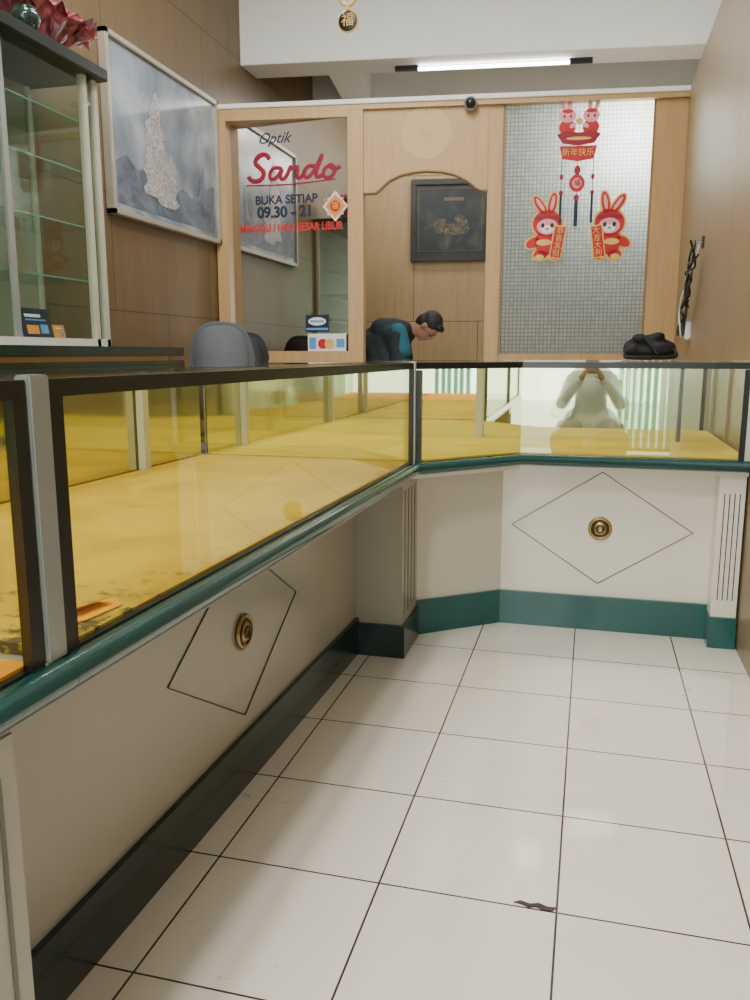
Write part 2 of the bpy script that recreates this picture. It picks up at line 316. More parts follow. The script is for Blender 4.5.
PIV=Vector((-.535,2.55,0)); RZ=R(-1.2)
def leftcounter(label,y0,y1,felt,rail0,rail1,fr0,fr1):
    g=empty('display_counter',label,'display counter',loc=PIV,rotz=RZ)
    def B(x0,x1,a,b_,z0,z1): return (x0-PIV.x,x1-PIV.x,a-PIV.y,b_-PIV.y,z0,z1)
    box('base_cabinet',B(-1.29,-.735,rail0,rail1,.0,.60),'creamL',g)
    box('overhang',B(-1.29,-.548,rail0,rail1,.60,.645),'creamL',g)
    box('plinth',B(-.735,-.722,rail0,rail1,.0,.125),'tealshade',g)
    tube('rail',[(-.535-PIV.x,rail0-PIV.y,ZR),(-.535-PIV.x,rail1-PIV.y,ZR)],.020,'tealrail',g,res=8)
    box('display_cloth',B(-1.28,-.556,y0+.005,y1-.005,.646,.66),felt,g)
    box('front_glass',B(-.552,-.548,y0+.03,y1-.01,.655,.955),'glass',g)
    box('top_glass',B(-1.29,-.55,rail0,rail1,.972,.980),'glasstop',g)
    box('mirror_panel',B(-1.30,-1.29,rail0,rail1,.655,.955),'mirrordim',g,label="dim olive mirror")
    fr=[B(-.562,-.540,y0,y1,.953,.973),B(-1.30,-1.27,rail0,rail1,.945,.973),B(-.553,-.540,y0,y0+fr0,.65,.955),B(-.553,-.540,y1-fr1,y1,.65,.955),B(-.562,-.546,y0,y1,.645,.656),
        B(-1.27,-.562,y0,y0+.02,.957,.973),B(-1.27,-.562,y1-.02,y1,.957,.973)]
    boxes('frame',fr,'black',g)
    return g,B
g,B=leftcounter('long cream and teal jewellery counter with glazed yellow-lined case',.781,2.530,'felt',.768,2.532,.024,.012)
box('inner_post',B(-1.285,-1.262,2.135,2.165,.66,.95),'greypost',g,label="pale upright post")
fn=lambda yy,zz:(-.7335-PIV.x,yy-PIV.y,zz)
diamond('diamond_inlay',g,fn,.335,.205,.37,1.655)
medallion(g,(-.733-PIV.x,1.655-PIV.y,.37),(0,R(90),0))
g,B=leftcounter('near end cream and teal jewellery counter with orange-lined case',-.35,.744,'orangefelt',-.35,.767,.02,.020)
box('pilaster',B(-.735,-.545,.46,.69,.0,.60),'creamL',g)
boxes('fluting',[B(-.546,-.543,y,y+.006,.13,.56) for y in (.50,.54,.58,.62,.66)],'flute',g)
box('pilaster_plinth',B(-.735,-.535,.455,.695,.0,.11),'tealshade',g)
g=empty('joint_post','grey aluminium upright joining two counter cases','post',loc=PIV,rotz=RZ)
box('post',(-.556-PIV.x,-.536-PIV.x,.746-PIV.y,.779-PIV.y,.657,.978),'grey',g,bev=.002)

g=empty('display_counter','cream corner jewellery counter with diamond inlay and mirrored case','display counter')
body=[(-.735,2.60),(-.60,2.766),(-.589,2.766),(-.30,2.99),(.515,2.99),(.515,3.42),(-1.29,3.42),(-1.29,2.60)]
prism('base_cabinet',body,0,.60,'cream',g)
upper=[(-.545,2.555),(-.232,2.885),(.515,2.885),(.515,3.42),(-1.29,3.42),(-1.29,2.575)]
prism('overhang',upper,.601,.645,'cream',g)
def band(name,path,d,z0,z1,mt,parent):
    pts=list(path)+[(x,y+d) for x,y in reversed(path)]
    return prism(name,pts,z0,z1,mt,parent)
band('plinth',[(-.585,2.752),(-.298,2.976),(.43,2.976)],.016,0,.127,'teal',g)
tube('rail',[(-.534,2.538,ZR),(-.228,2.868,ZR),(.515,2.868,ZR)],.019,'tealrail',g,res=8)
prism('display_cloth',[(-.545,2.575),(-.236,2.892),(.510,2.892),(.510,3.41),(-1.28,3.41),(-1.28,2.58)],.646,.66,'felt2',g)
band('front_glass',[(-.540,2.562),(-.232,2.888),(.51,2.888)],.004,.655,.95,'glass',g)
prism('top_glass',upper,.972,.980,'glasstop',g)
box('mirror_panel',(-1.28,.51,3.41,3.42,.655,.955),'mirror',g)
box('mirror_panel',(-1.29,-1.28,2.58,3.41,.655,.955),'mirrordim',g)
band('frame',[(-.548,2.548),(-.232,2.880),(.515,2.880)],.018,.952,.973,'black',g)
band('frame',[(-.548,2.548),(-.232,2.880),(.515,2.880)],.014,.645,.655,'black',g)
boxes('frame',[(-.540,-.520,2.556,2.572,.65,.95),(.478,.496,2.880,2.895,.65,.95),(-1.29,.515,3.40,3.42,.95,.973)],'black',g)
boxes('corner_post',[(-.556,-.538,2.540,2.556,.645,.976),(.496,.515,2.876,2.90,.645,.976)],'greypost',g)
boxes('inner_post',[(-.46,-.43,3.385,3.409,.66,.95),(-1.279,-1.257,2.86,2.89,.66,.95)],'greypost',g); box('inner_post',(.33,.345,3.385,3.409,.66,.95),'black',g)
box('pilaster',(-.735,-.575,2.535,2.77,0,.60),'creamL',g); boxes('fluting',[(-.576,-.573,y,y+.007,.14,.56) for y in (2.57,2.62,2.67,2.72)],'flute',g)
box('pilaster_plinth',(-.722,-.563,2.518,2.755,0,.11),'tealshade',g)
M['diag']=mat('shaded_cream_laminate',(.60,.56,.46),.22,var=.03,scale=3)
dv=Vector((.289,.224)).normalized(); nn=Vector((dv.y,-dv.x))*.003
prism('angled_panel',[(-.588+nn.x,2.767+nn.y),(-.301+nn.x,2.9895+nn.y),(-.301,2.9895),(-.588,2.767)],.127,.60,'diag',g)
box('pilaster',(.43,.513,2.90,2.99,0,.60),'cream',g,bev=.002); boxes('fluting',[(x,x+.003,2.898,2.901,.17,.54) for x in (.447,.463,.479,.495)],'line',g)
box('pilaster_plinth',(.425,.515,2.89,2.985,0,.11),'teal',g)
diamond('diamond_inlay',g,lambda xx,zz:(xx,2.989,zz),.315,.205,.38,.053)
medallion(g,(.053,2.989,.38),(R(90),0,0))

# folded paper scrap on the cloth by the front edge
g=empty('paper_scrap','folded yellow-orange paper scrap on the yellow cloth','paper',loc=(-.640,.905,.6615),rotz=R(78))
M['paper']=mat('orange_paper',(.95,.42,.02),.9,spec=.05)
prism('paper_sheet',[(-.075,-.012),(-.02,-.028),(.05,-.022),(.072,.012),(.02,.024),(-.05,.020)],0,.0012,'paper',g)
bm=bmesh.new(); a_=[bm.verts.new(v) for v in ((-.04,.018,.0015),(.045,.016,.0015),(.05,-.008,.012),(-.02,-.012,.015),(-.05,.0,.008))]; bm.faces.new(a_)
addobj('paper_fold',bm2me(bm,'paper_fold'),mat('pale_orange_paper',(.95,.50,.06),.9,spec=.05),g)

bm=bmesh.new(); pts=[(-.042,.004),(-.03,.012),(-.012,.007),(.004,.013),(.02,.006),(.035,.008),(.030,-.002),(.012,-.004),(.0,.001),(-.014,-.003),(-.028,.003)]
f=bm.faces.new([bm.verts.new((x,y,.0)) for x,y in pts]); r=bmesh.ops.extrude_face_region(bm,geom=[f]); bmesh.ops.translate(bm,vec=(0,0,.002),verts=[v for v in r['geom'] if isinstance(v,bmesh.types.BMVert)])
addobj('floor_debris',bm2me(bm,'d'),'chip',None,label='dark crumbled grout chip at a tile corner',cat='debris',loc=(-.055,1.37,0.0005))

# ---------------------------------------------------------------- partition
PT=empty('partition_screen','light wood shop partition with glazed panels and arched doorway','partition',loc=P0,rotz=A)
boxes('post',[(0,.085,-.06,.06,0,2.60),(.925,1.03,-.06,.06,0,2.60),(1.86,1.955,-.03,.05,0,2.60),(2.92,3.12,-.03,.05,0,2.60)],'woodP',PT,bev=.003)
box('top_ledge',(-.01,3.14,-.07,.08,2.630,2.66),'whitepaint',PT,bev=.003)
boxes('header_rail',[(.085,.925,-.058,.058,2.555,2.598),(0,3.12,-.059,.05,2.598,2.630)],'woodP',PT)
arch=[(1.03,2.07),(1.11,2.07),(1.15,2.10),(1.20,2.145),(1.28,2.18),(1.37,2.198),(1.46,2.203),(1.56,2.195),(1.65,2.172),(1.73,2.13),(1.78,2.09),(1.82,2.07),(1.86,2.07)]
outl=arch+[(1.86,2.60),(1.03,2.60)]
flat('header_panel',[outl],-.035,'woodP',PT,th=.075)
tube('arch_trim',[(x,-.036,z) for x,z in arch],.007,'woodPd',PT,res=3)
boxes('lower_panel',[(.085,.925,-.058,.058,0,1.02),(1.955,2.92,-.01,.03,0,1.0)],'woodP',PT)
SASH=empty('window_pane_unit',None,None,loc=(.505,0,0),rotz=R(-7.0),parent=PT)
SASH["label"]="tinted reflective shop window with printed opening hours"
TH=R(-7.0)
box('glass_panel',(-.421,.421,-.003,.003,1.0,2.557),'tinted',SASH,label='tinted reflective glass')
box('glass_panel',(1.955,2.92,-.004,.004,1.0,2.60),'pattern',PT,label='square patterned translucent glass')
boxes('glazing_bead',[(1.955,1.968,-.02,-.004,1.0,2.598),(2.907,2.92,-.02,-.004,1.0,2.598)],'woodPd',PT)
flat('emblem_disc',[ell(1.45,2.44,.165,.165,n=48)],-.037,'canvasback',PT,label='faint pale round emblem')
flat('emblem_mark',[ell(1.45,2.44,.04,.02)],-.0385,mat('emblem_mark_tone',(.56,.36,.12),.4),PT)
tube('hook',[(1.45,-.03,2.60),(1.45,-.055,2.60),(1.45,-.055,2.575)],.004,'brass',PT,res=3)
W='lettering'; c0=.505
text(W,'Optik',.10,'navy',SASH,(.40-c0,-.0042,2.45),shear=.45)
def stroke(pts,r,nm=W):
    S=.40; Z=.235
    o=tube(nm,[((.235+p[0]*S+.10*p[1]*Z/.235*.35)-c0,0,2.105+p[1]*Z) for p in pts],r,'crimson',SASH,res=2,bez=True); o.scale=(1,.12,1); o.location=(0,-.0045,0); return o
stroke([(.26,.90),(.20,1.06),(.04,1.02),(-.02,.82),(.10,.68),(.20,.52),(.14,.32),(-.04,.30),(-.10,.46)],.016)
stroke([(.50,.62),(.38,.70),(.28,.52),(.32,.32),(.44,.38),(.52,.66),(.48,.40),(.54,.30),(.62,.44),(.66,.70),(.68,.58),(.80,.70),(.78,.42),(.84,.30),(.92,.42)],.013)
stroke([(1.12,.62),(1.00,.70),(.90,.50),(.96,.31),(1.08,.42),(1.24,1.10),(1.12,.42),(1.18,.30),(1.28,.42)],.013)
stroke([(1.40,.66),(1.28,.60),(1.26,.36),(1.38,.28),(1.48,.44),(1.44,.64),(1.36,.62),(1.46,.50),(1.56,.60)],.013)
stroke([(-.12,.20),(.40,.17),(.9,.18),(1.5,.26)],.005,'underline')
text(W,'BUKA SETIAP',.078,'navy',SASH,(.485-c0,-.0042,2.048),bold=.002)
text(W,'09.30 - 21',.10,'navy',SASH,(.475-c0,-.0042,1.965),bold=.004)
text(W,'MINGGU / HARI BESAR LIBUR',.072,'red',SASH,(.515-c0,-.0042,1.862),bold=.002,sx=.80)
def sticker(name,label,cat,s,z,off=-.006): return empty(name,label,cat,loc=PP(s,off,z),rotz=A)
def sashsticker(name,label,cat,s,z):
    lx=s-c0; return empty(name,label,cat,loc=PP(c0+lx*math.cos(TH),lx*math.sin(TH)-.006,z),rotz=A+TH)
def starburst(cx,cz,r1,r2,n): return [((r1 if i%2 else r2)*math.cos(math.pi*i/n)+cx,(r1 if i%2 else r2)*math.sin(math.pi*i/n)+cz) for i in range(2*n)]
g=sashsticker('diamond_sticker','red and gold lucky diamond sticker on tinted glass','sticker',.84,1.99)
flat('backing',[[(-.09,0),(0,-.10),(.09,0),(0,.10)],starburst(0,0,.055,.08,8)],0,'white',g); flat('diamond',[[(-.07,0),(0,-.08),(.07,0),(0,.08)]],-.002,'orange',g); flat('centre',[ell(0,0,.036,.036)],-.004,'red',g); text('character','福',.05,'gold',g,(0,-.0055,0))
g=sashsticker('card_sticker','navy sticker with white print on tinted glass','sticker',.70,1.21)
flat('backing',[rectp(-.085,.085,-.055,.06)],0,'navy',g); flat('oval',[ell(0,.015,.065,.028)],-.002,'white',g); flat('stripe',[rectp(-.08,.08,-.045,-.03),rectp(-.05,.05,.008,.022)],-.0035,'skyblue',g)
g=sashsticker('payment_sticker','white sticker with coloured payment card marks','sticker',.77,1.075)
flat('backing',[rectp(-.14,.14,-.06,.065)],0,'white',g); flat('mark',[ell(-.03,-.005,.035,.035)],-.002,'red',g); flat('mark',[ell(.02,-.005,.035,.035)],-.003,'gold',g); flat('mark',[rectp(-.13,-.08,-.04,.04),rectp(.07,.13,-.03,.03)],-.002,'skyblue',g)
def rabbit(mirror,label,chars):
    k=-1 if mirror else 1
    g=sticker('rabbit_sticker',label,'sticker',2.26 if not mirror else 2.66,1.83,-.03)
    g["group"]="rabbit paper cut stickers on patterned glass"
    f=lambda pts:[(x*k,z) for x,z in pts]
    sh=[ell(.0,.02,.095,.085),ell(.0,-.10,.075,.09),ell(-.05,.135,.026,.07,R(35)),ell(.03,.145,.026,.07,R(-10)),ell(-.09,-.10,.05,.03,R(30)),ell(-.04,-.18,.045,.03),ell(.05,-.18,.045,.03)]
    flat('outline',[f(ell(.0,.02,.107,.097)),f(ell(.0,-.10,.088,.10)),f(ell(-.05,.135,.036,.082,R(35))),f(ell(.03,.145,.036,.082,R(-10))),f(ell(-.09,-.10,.06,.042,R(30))),f(ell(-.04,-.18,.057,.042)),f(ell(.05,-.18,.057,.042))],0,'gold',g)
    flat('costume',[f(p) for p in sh],-.002,'red',g)
    flat('inner_ear',[f(ell(-.05,.14,.012,.048,R(35))),f(ell(.03,.15,.012,.048,R(-10)))],-.004,'pink',g)
    flat('hair_band',[f(ell(0,.055,.085,.018))],-.004,'darkred',g)
    flat('face',[f(ell(0,0,.068,.05))],-.0055,'pink',g)
    flat('muzzle',[f(ell(0,-.015,.04,.025))],-.007,'white',g)
    flat('eye',[f(ell(-.03,.008,.011,.015)),f(ell(.03,.008,.011,.015))],-.0085,'plastic',g); flat('nose',[f(ell(0,-.015,.010,.006))],-.0085,'red',g)
    flat('belt',[f(ell(-.02,-.10,.05,.02))],-.004,'gold',g); flat('shoe',[f(ell(-.045,-.195,.03,.018)),f(ell(.03,-.195,.03,.018))],-.004,'gold',g)
    flat('scroll_edge',[f([(.015,-.20),(.095,-.21),(.125,.0),(.045,.01)])],-.010,'gold',g)
    flat('scroll',[f([(.023,-.192),(.089,-.20),(.117,-.008),(.052,.0)])],-.0115,'red' ,g)
    for i,ch in enumerate(chars): text('character',ch,.048,'gold',g,((.085-.0075*i)*k,-.0135,-.03-i*.047))
rabbit(False,'red paper rabbit holding a lucky scroll on patterned glass','恭喜发财')
rabbit(True,'red paper rabbit with gold scroll facing the other','大吉大利')
g=sticker('hanging_garland','red new year garland with rabbits, banner and tassels','decoration',2.44,2.3,-.03)
for x,sg in ((-.075,1),(.075,-1)):
    zc=.215; q=-.002
    flat('rabbit_ear',[ell(x-.020-.01*sg,zc+.058,.014,.040,R(12+8*sg)),ell(x+.022-.01*sg,zc+.058,.014,.040,R(-12+8*sg))],q,'pink',g)
    flat('robe',[ell(x,zc-.070,.052,.050)],q-.0003,'red',g); flat('rabbit_head',[ell(x,zc,.052,.042)],q-.0015,'pink',g)
    flat('cap',[ell(x,zc+.028,.036,.012)],q-.003,'red',g)
    flat('eye',[ell(x-.02,zc-.003,.007,.010),ell(x+.02,zc-.003,.007,.010)],q-.003,'darkred',g)
    flat('sleeve',[ell(x+.035*sg,zc-.06,.022,.014,.5*sg)],q-.003,'pink',g)
flat('fan_top',[[(-.14,.10),(-.08,.125),(0,.11),(.08,.125),(.14,.10),(.10,.045),(0,.03),(-.10,.045)]],-.008,'darkred',g)
flat('gold_wave',[ell(0,.075,.08,.010),ell(0,.18,.022,.022)],-.0095,'gold',g)
flat('banner',[[(-.12,.03),(.12,.03),(.10,-.05),(0,-.065),(-.10,-.05)]],-.004,'red',g)
text('character','新年快乐',.052,'gold',g,(0,-.0065,-.012))
flat('cord',[rectp(-.102,-.098,-.32,-.03),rectp(.098,.102,-.32,-.03),rectp(-.002,.002,-.5,-.06)],-.001,'darkred',g)
flat('small_bead',[ell(0,-.12,.02,.03),ell(-.1,-.16,.012,.018),ell(.1,-.16,.012,.018)],-.003,'darkred',g)
flat('lantern',[ell(0,-.20,.05,.055)],-.004,'red',g); flat('lantern_patch',[ell(0,-.20,.03,.033)],-.006,'pink',g); text('character','福',.045,'darkred',g,(0,-.008,-.20))
flat('tassel',[rectp(-.012,.012,-.47,-.30),rectp(-.108,-.092,-.45,-.27),rectp(.092,.108,-.45,-.27)],-.003,'navy',g); flat('tassel_knot',[ell(0,-.29,.018,.02),ell(-.1,-.26,.014,.016),ell(.1,-.26,.014,.016)],-.005,'crimson',g)

g=empty('security_camera','small dark dome security camera on the partition header','camera',loc=PP(1.74,-.07,2.60),rotz=A)
lathe('base',[(.03,0),(.045,.004),(.045,.015),(.03,.02)],'grey',g,rot=(R(90),0,0)); lathe('lens_dome',[(.034,.02),(.033,.03),(.026,.042),(.012,.05),(.001,.052)],'plastic',g,rot=(R(90),0,0))

g=empty('tube_light','lit fluorescent tube in dark end brackets under the beam','lamp',loc=PP(0,.62,0),rotz=A)
tube('fluorescent_tube',[(1.34,0,3.045),(2.42,0,3.045)],.012,'tube',g); boxes('bracket',[(1.17,1.34,-.012,.012,3.035,3.07),(2.42,2.58,-.012,.012,3.035,3.07)],'plastic',g)
g=empty('framed_picture','dark framed artwork hung on the panelled wall','picture',loc=PP(1.53,2.03,2.2),rotz=A)
boxes('frame',[(-.36,.36,-.03,.015,.31,.36),(-.36,.36,-.03,.015,-.36,-.31),(-.36,-.31,-.03,.015,-.31,.31),(.31,.36,-.03,.015,-.31,.31)],'darkframe',g,bev=.004)
box('artwork',(-.31,.31,-.012,0,-.31,.31),'darkpic',g); boxes('gold_slip',[(-.29,.29,-.018,-.012,.27,.275),(-.29,.29,-.018,-.012,-.275,-.27),(-.29,-.285,-.018,-.012,-.27,.27),(.285,.29,-.018,-.012,-.27,.27)],mat('dim_gold',(.12,.08,.03),.5),g)
flat('artwork_scene',[ell(.02,-.08,.16,.05),ell(-.1,-.02,.07,.03,.3),ell(.1,.0,.06,.04,-.4)],-.0135,mat('faded_gold_scene',(.07,.06,.035),.5,var=.9,scale=40),g); flat('artwork_title',[rectp(-.06,.12,.17,.20)],-.0135,mat('dull_gold',(.09,.07,.04),.5),g)

# ---------------------------------------------------------------- left wall picture
g=empty('framed_painting','large silver framed painting of misty mountains on brown panelling','painting',loc=(XL+.02,4.76,2.215))
def FB(y0,y1,z0,z1,x0,x1): return (x0,x1,y0,y1,z0,z1)
hw,hh=.67,.465
boxes('frame',[FB(-hw,hw,hh-.03,hh,-.02,.03),FB(-hw,hw,-hh,-hh+.03,-.02,.03),FB(-hw,-hw+.03,-hh,hh,-.02,.03),FB(hw-.03,hw,-hh,hh,-.02,.03)],'silverframe',g,bev=.004)
box('canvas',FB(-hw+.03,hw-.03,-hh+.03,hh-.03,-.015,.01),'mist',g)
def flatYZ(name,pts,x,mt):
    bm=bmesh.new(); f=bm.faces.new([bm.verts.new((x,y,z)) for y,z in pts]); r=bmesh.ops.extrude_face_region(bm,geom=[f]); bmesh.ops.translate(bm,vec=(-.001,0,0),verts=[v for v in r['geom'] if isinstance(v,bmesh.types.BMVert)])
    addobj(name,bm2me(bm,name),mt,g)
def rock(cx,base,top,w,seed,n=18,pw=3.):
    rr=random.Random(seed); L_=[];R_=[]
    for i in range(n+1):
        t=i/n; ww=w*(1-t**pw)*(1+rr.uniform(-.25,.25))
        L_.append((cx-ww+rr.uniform(-.01,.01)+.05*t,base+(top-base)*t)); R_.append((cx+ww*rr.uniform(.8,1.1)+.05*t,base+(top-base)*t))
    return L_[:-1]+[(cx+.05,top)]+R_[:-1][::-1]
flatYZ('dark_mountain',[(-.60,-.40),(-.60,-.18),(-.50,-.13),(-.38,-.19),(-.22,-.15),(-.10,-.21),(.05,-.24),(.15,-.19),(.27,-.23),(.40,-.2),(.52,-.12),(.60,-.1),(.60,-.40)],.0115,'dkmount')
flatYZ('pale_peak',rock(-.20,-.30,.30,.12,3),.013,'mount'); flatYZ('pale_peak',rock(-.04,-.34,-.02,.11,8),.0145,'mount'); flatYZ('distant_mountain',rock(.40,-.3,.02,.07,12,pw=1.4),.013,'dkmount')

# ---------------------------------------------------------------- wall cabinet on low counter
g=empty('storage_counter','low wood counter with dark green glossy top against the wall','counter',loc=(-2.25,2.6,0))
box('body',(-.325,.30,-1.3,.95,0,.99),'woodP',g); box('top',(-.325,.36,-1.34,1.0,.99,1.03),'darkgreen',g,bev=.004)
g=empty('glass_cabinet','glazed wall display cabinet with glass shelves and dark top','cabinet',loc=(0,0,0))
x0,x1,y0,y1,z0,z1=XL+.005,-2.2,2.0,3.47,1.032,2.20
box('back_panel',(x0,x0+.015,y0,y1,z0,z1),mat('cabinet_lining',(.26,.25,.19),.5),g)
boxes('side_panel',[(x0+.03,x1-.03,y1-.02,y1,z0,z1)],'cabglass',g)
boxes('corner_post',[(x1-.03,x1,y1-.03,y1,z0,z1),(x1-.03,x1,y1-.11,y1-.08,z0,z1),(x0,x0+.03,y1-.03,y1,z0,z1),(x1-.03,x1,y0,y0+.03,z0,z1)],mat('cabinet_post',(.45,.44,.35),.35),g,bev=.002)
boxes('sliding_door_stile',[(x1-.02,x1-.005,2.82,2.85,z0,z1)],'grey',g)
box('plinth',(x0,x1,y0,y1,z0,z0+.035),'greypost',g)
box('cabinet_top',(x0,x1+.04,y0-.02,y1+.03,z1,z1+.05),'black',g,bev=.004)
box('glass_door',(x1-.016,x1-.012,y0+.03,y1-.03,z0+.035,z1),'cabglass',g)
M['gedge']=mat('green_glass_edge',(.12,.26,.21),.2)
for z in (1.32,1.555,1.79,2.0):
    box('shelf',(x0+.016,x1-.03,y0+.02,y1-.03,z,z+.007),'cabglass',g)
    box('shelf_edge',(x1-.031,x1-.029,y0+.02,y1-.03,z,z+.007),'gedge',g)
def card(x,y,w,h,mt,label,rz=0,z=1.069):
    q=empty('brochure',label,'brochure',loc=(x,y,z),rotz=rz)
    bm=bmesh.new(); bbox(bm,-.002,.002,-w/2,w/2,0,h); bmesh.ops.rotate(bm,verts=bm.verts,cent=(0,0,0),matrix=Matrix.Rotation(R(-12),3,'Y'))
    addobj('cover',bm2me(bm,'c'),mt,q)
    for bb,mm in (((.0022,.003,-w*.35,w*.2,h*.70,h*.80),'white'),((.0022,.003,-w*.35,w*.35,h*.58,h*.63),'skyblue'),((.0022,.003,-w*.35,w*.05,h*.12,h*.42),'orange'),((.0022,.003,w*.12,w*.38,h*.15,h*.45),'skyblue')):
        bm=bmesh.new(); bbox(bm,*bb); bmesh.ops.rotate(bm,verts=bm.verts,cent=(0,0,0),matrix=Matrix.Rotation(R(-12),3,'Y'))
        addobj('print_block',bm2me(bm,'c'),mm,q)
card(-2.30,3.08,.19,.125,'navy','navy blue brochure standing in the glass cabinet'); card(-2.42,2.90,.12,.15,'white','small white booklet in the glass cabinet'); card(-2.33,3.27,.08,.06,'orange','orange price card in the glass cabinet')

# bouquet on cabinet: loose crumpled wrap sheets around flower heads
g=empty('flower_bouquet','pink and crimson cellophane wrapped bouquet on the cabinet top','bouquet',loc=(-2.33,3.30,2.258))
rb=random.Random(11)
for q in range(7):
    bm=bmesh.new(); n=9; a0=q*2*math.pi/7+.3
    grid=[]
    for j in range(6):
        row=[]
        for i in range(n):
            a=a0+(i/(n-1)-.5)*1.5; t=j/5; r=.03+.17*t+.02*math.sin(i*2.1+q)*t
            row.append(bm.verts.new((min(.22,max(-.19,.80*r*math.cos(a)))+rb.uniform(-.008,.008)*t,1.55*r*math.sin(a)+rb.uniform(-.012,.012)*t,.015+.17*t-.12*max(0,t-.7)+rb.uniform(-.014,.014)*t+.025*math.sin(i*1.9+q)*t)))
        grid.append(row)
    for j in range(5):
        for i in range(n-1): bm.faces.new((grid[j][i],grid[j][i+1],grid[j+1][i+1],grid[j+1][i]))
    addobj('wrap_sheet',bm2me(bm,'wrap'),'cell',g)
bm=bmesh.new()
for k_ in range(6):
    a=k_*math.pi/3; bmesh.ops.create_icosphere(bm,subdivisions=2,radius=.022,matrix=Matrix.Translation(Vector((.017*math.cos(a),.017*math.sin(a),0)))@Matrix.Rotation(a,4,'Z')@Matrix.Diagonal((1,.7,.5,1)))
bmesh.ops.create_icosphere(bm,subdivisions=2,radius=.015,matrix=Matrix.Translation((0,0,.008)))
fm=bm2me(bm,'flower'); fm.materials.append(M['petal'])
for p in fm.polygons: p.use_smooth=True
for i in range(34):
    o=bpy.data.objects.new('flower',fm); col.objects.link(o); o.parent=g; a=rb.uniform(0,6.28); r=rb.uniform(0,.15)
    o.location=(.8*r*math.cos(a)+.02,1.5*r*math.sin(a),.19-.3*r+rb.uniform(-.01,.02)); o.rotation_euler=(rb.uniform(-.8,.8),rb.uniform(0,1.0),0)
g=empty('flower_pot','small dark glossy pot on the cabinet top','pot',loc=(-2.215,3.02,2.251))
lathe('pot_body',[(.030,0),(.045,.01),(.058,.04),(.054,.065),(.042,.078),(.046,.083),(.038,.083),(.034,.06)],'darkgreen',g)

g=empty('lucky_ornament','gold and black hanging lucky coin ornament on a cord','ornament',loc=(-.888,3.0,0))
tube('cord',[(0,0,3.9),(0,0,2.26)],.002,'gold',g,res=2)
tube('ring',[(.028*math.cos(a*math.pi/12),0,2.235+.028*math.sin(a*math.pi/12)) for a in range(24)],.006,'gold',g,closed=True)
lathe('coin',[(.030,-.006),(.034,-.004),(.034,.004),(.030,.006)],'plastic',g,loc=(0,0,2.155),rot=(R(90),0,0)); lathe('coin_rim',[(.034,-.004),(.038,-.002),(.038,.002),(.034,.004)],'gold',g,loc=(0,0,2.155),rot=(R(90),0,0))
text('character','福',.046,'gold',g,(0,-.0075,2.155)); tube('bead',[(0,0,2.21),(0,0,2.19)],.008,'gold',g)

# ---------------------------------------------------------------- chairs
def chair(label,loc,rz,mt,w=.2,top=1.18):
    g=empty('office_chair',label,'chair',loc=loc,rotz=rz)
    cz=(top+.62)/2; hz=(top-.62)/2; pts=[]
    for i in range(48):
        a=2*math.pi*i/48; ca,sa=math.cos(a),math.sin(a); e=2/3.0
        z=math.copysign(abs(sa)**e,sa); x=math.copysign(abs(ca)**e,ca)*(1-.10*z)
        pts.append((x*w,cz+z*hz))
    bm=bmesh.new(); f=bm.faces.new([bm.verts.new((x,-.04,z)) for x,z in pts]); r=bmesh.ops.extrude_face_region(bm,geom=[f]); bmesh.ops.translate(bm,vec=(0,.08,0),verts=[v for v in r['geom'] if isinstance(v,bmesh.types.BMVert)])
    bmesh.ops.bevel(bm,geom=[e for e in bm.edges if len(e.link_faces)==2 and e.calc_face_angle(0)>1.2],offset=.03,segments=5,affect='EDGES')
    addobj('backrest',bm2me(bm,'b'),mt,g,smooth=True)
    box('seat',(-.23,.23,-.48,-.05,.44,.52),mt,g,bev=.03); tube('column',[(0,-.25,.07),(0,-.25,.45)],.028,'plastic',g); tube('back_bar',[(0,-.2,.42),(0,.06,.45),(0,.05,.75)],.02,'plastic',g,bez=True)
    for i in range(5):
        a=i*2*math.pi/5; tube('base_leg',[(0,-.25,.10),(.26*math.cos(a),-.25+.26*math.sin(a),.07)],.018,'plastic',g)
        lathe('caster',[(.015,-.012),(.028,-.01),(.028,.01),(.015,.012)],'plastic',g,loc=(.26*math.cos(a),-.25+.26*math.sin(a),.029),rot=(R(90),0,a))
chair('grey upholstered office chair with rounded backrest',(-1.98,4.2,0),R(15),'chairgrey',w=.19,top=1.175)
chair('black office chair behind the grey one',(-2.19,5.02,0),R(5),'chairblack',w=.16,top=1.14)

g=empty('backpack','soft slumped black backpack lying on the glass counter top','bag',loc=(.205,3.24,.979))
blob('body',[((-.062,0,.040),.036,(.0,.0,.050),.044),((.0,0,.050),.044,(.058,0,.036),.034)],[E((0,0,.03),(0,1,0),(0,0,1),.095,.07,.03),E((-.035,-.01,.072),(0,1,0),(.3,0,1),.034,.04,.022),E((.02,.0,.082),(0,1,0),(-.2,0,1),.030,.04,.018),E((-.065,-.02,.03),(0,1,0),(0,0,1),.032,.05,.028),E((.03,-.045,.035),(0,1,0),(0,0,1),.045,.028,.030)],'leather',g,vox=.005,smooth=1)
tube('strap',[(-.07,-.03,.05),(-.105,-.05,.010),(-.06,-.085,.008),(.03,-.08,.008),(.105,-.05,.010),(.075,-.02,.04)],.007,'leather',g,bez=True); tube('strap',[(-.03,-.03,.088),(-.01,-.075,.06),(.02,-.085,.02)],.006,'leather',g,bez=True)

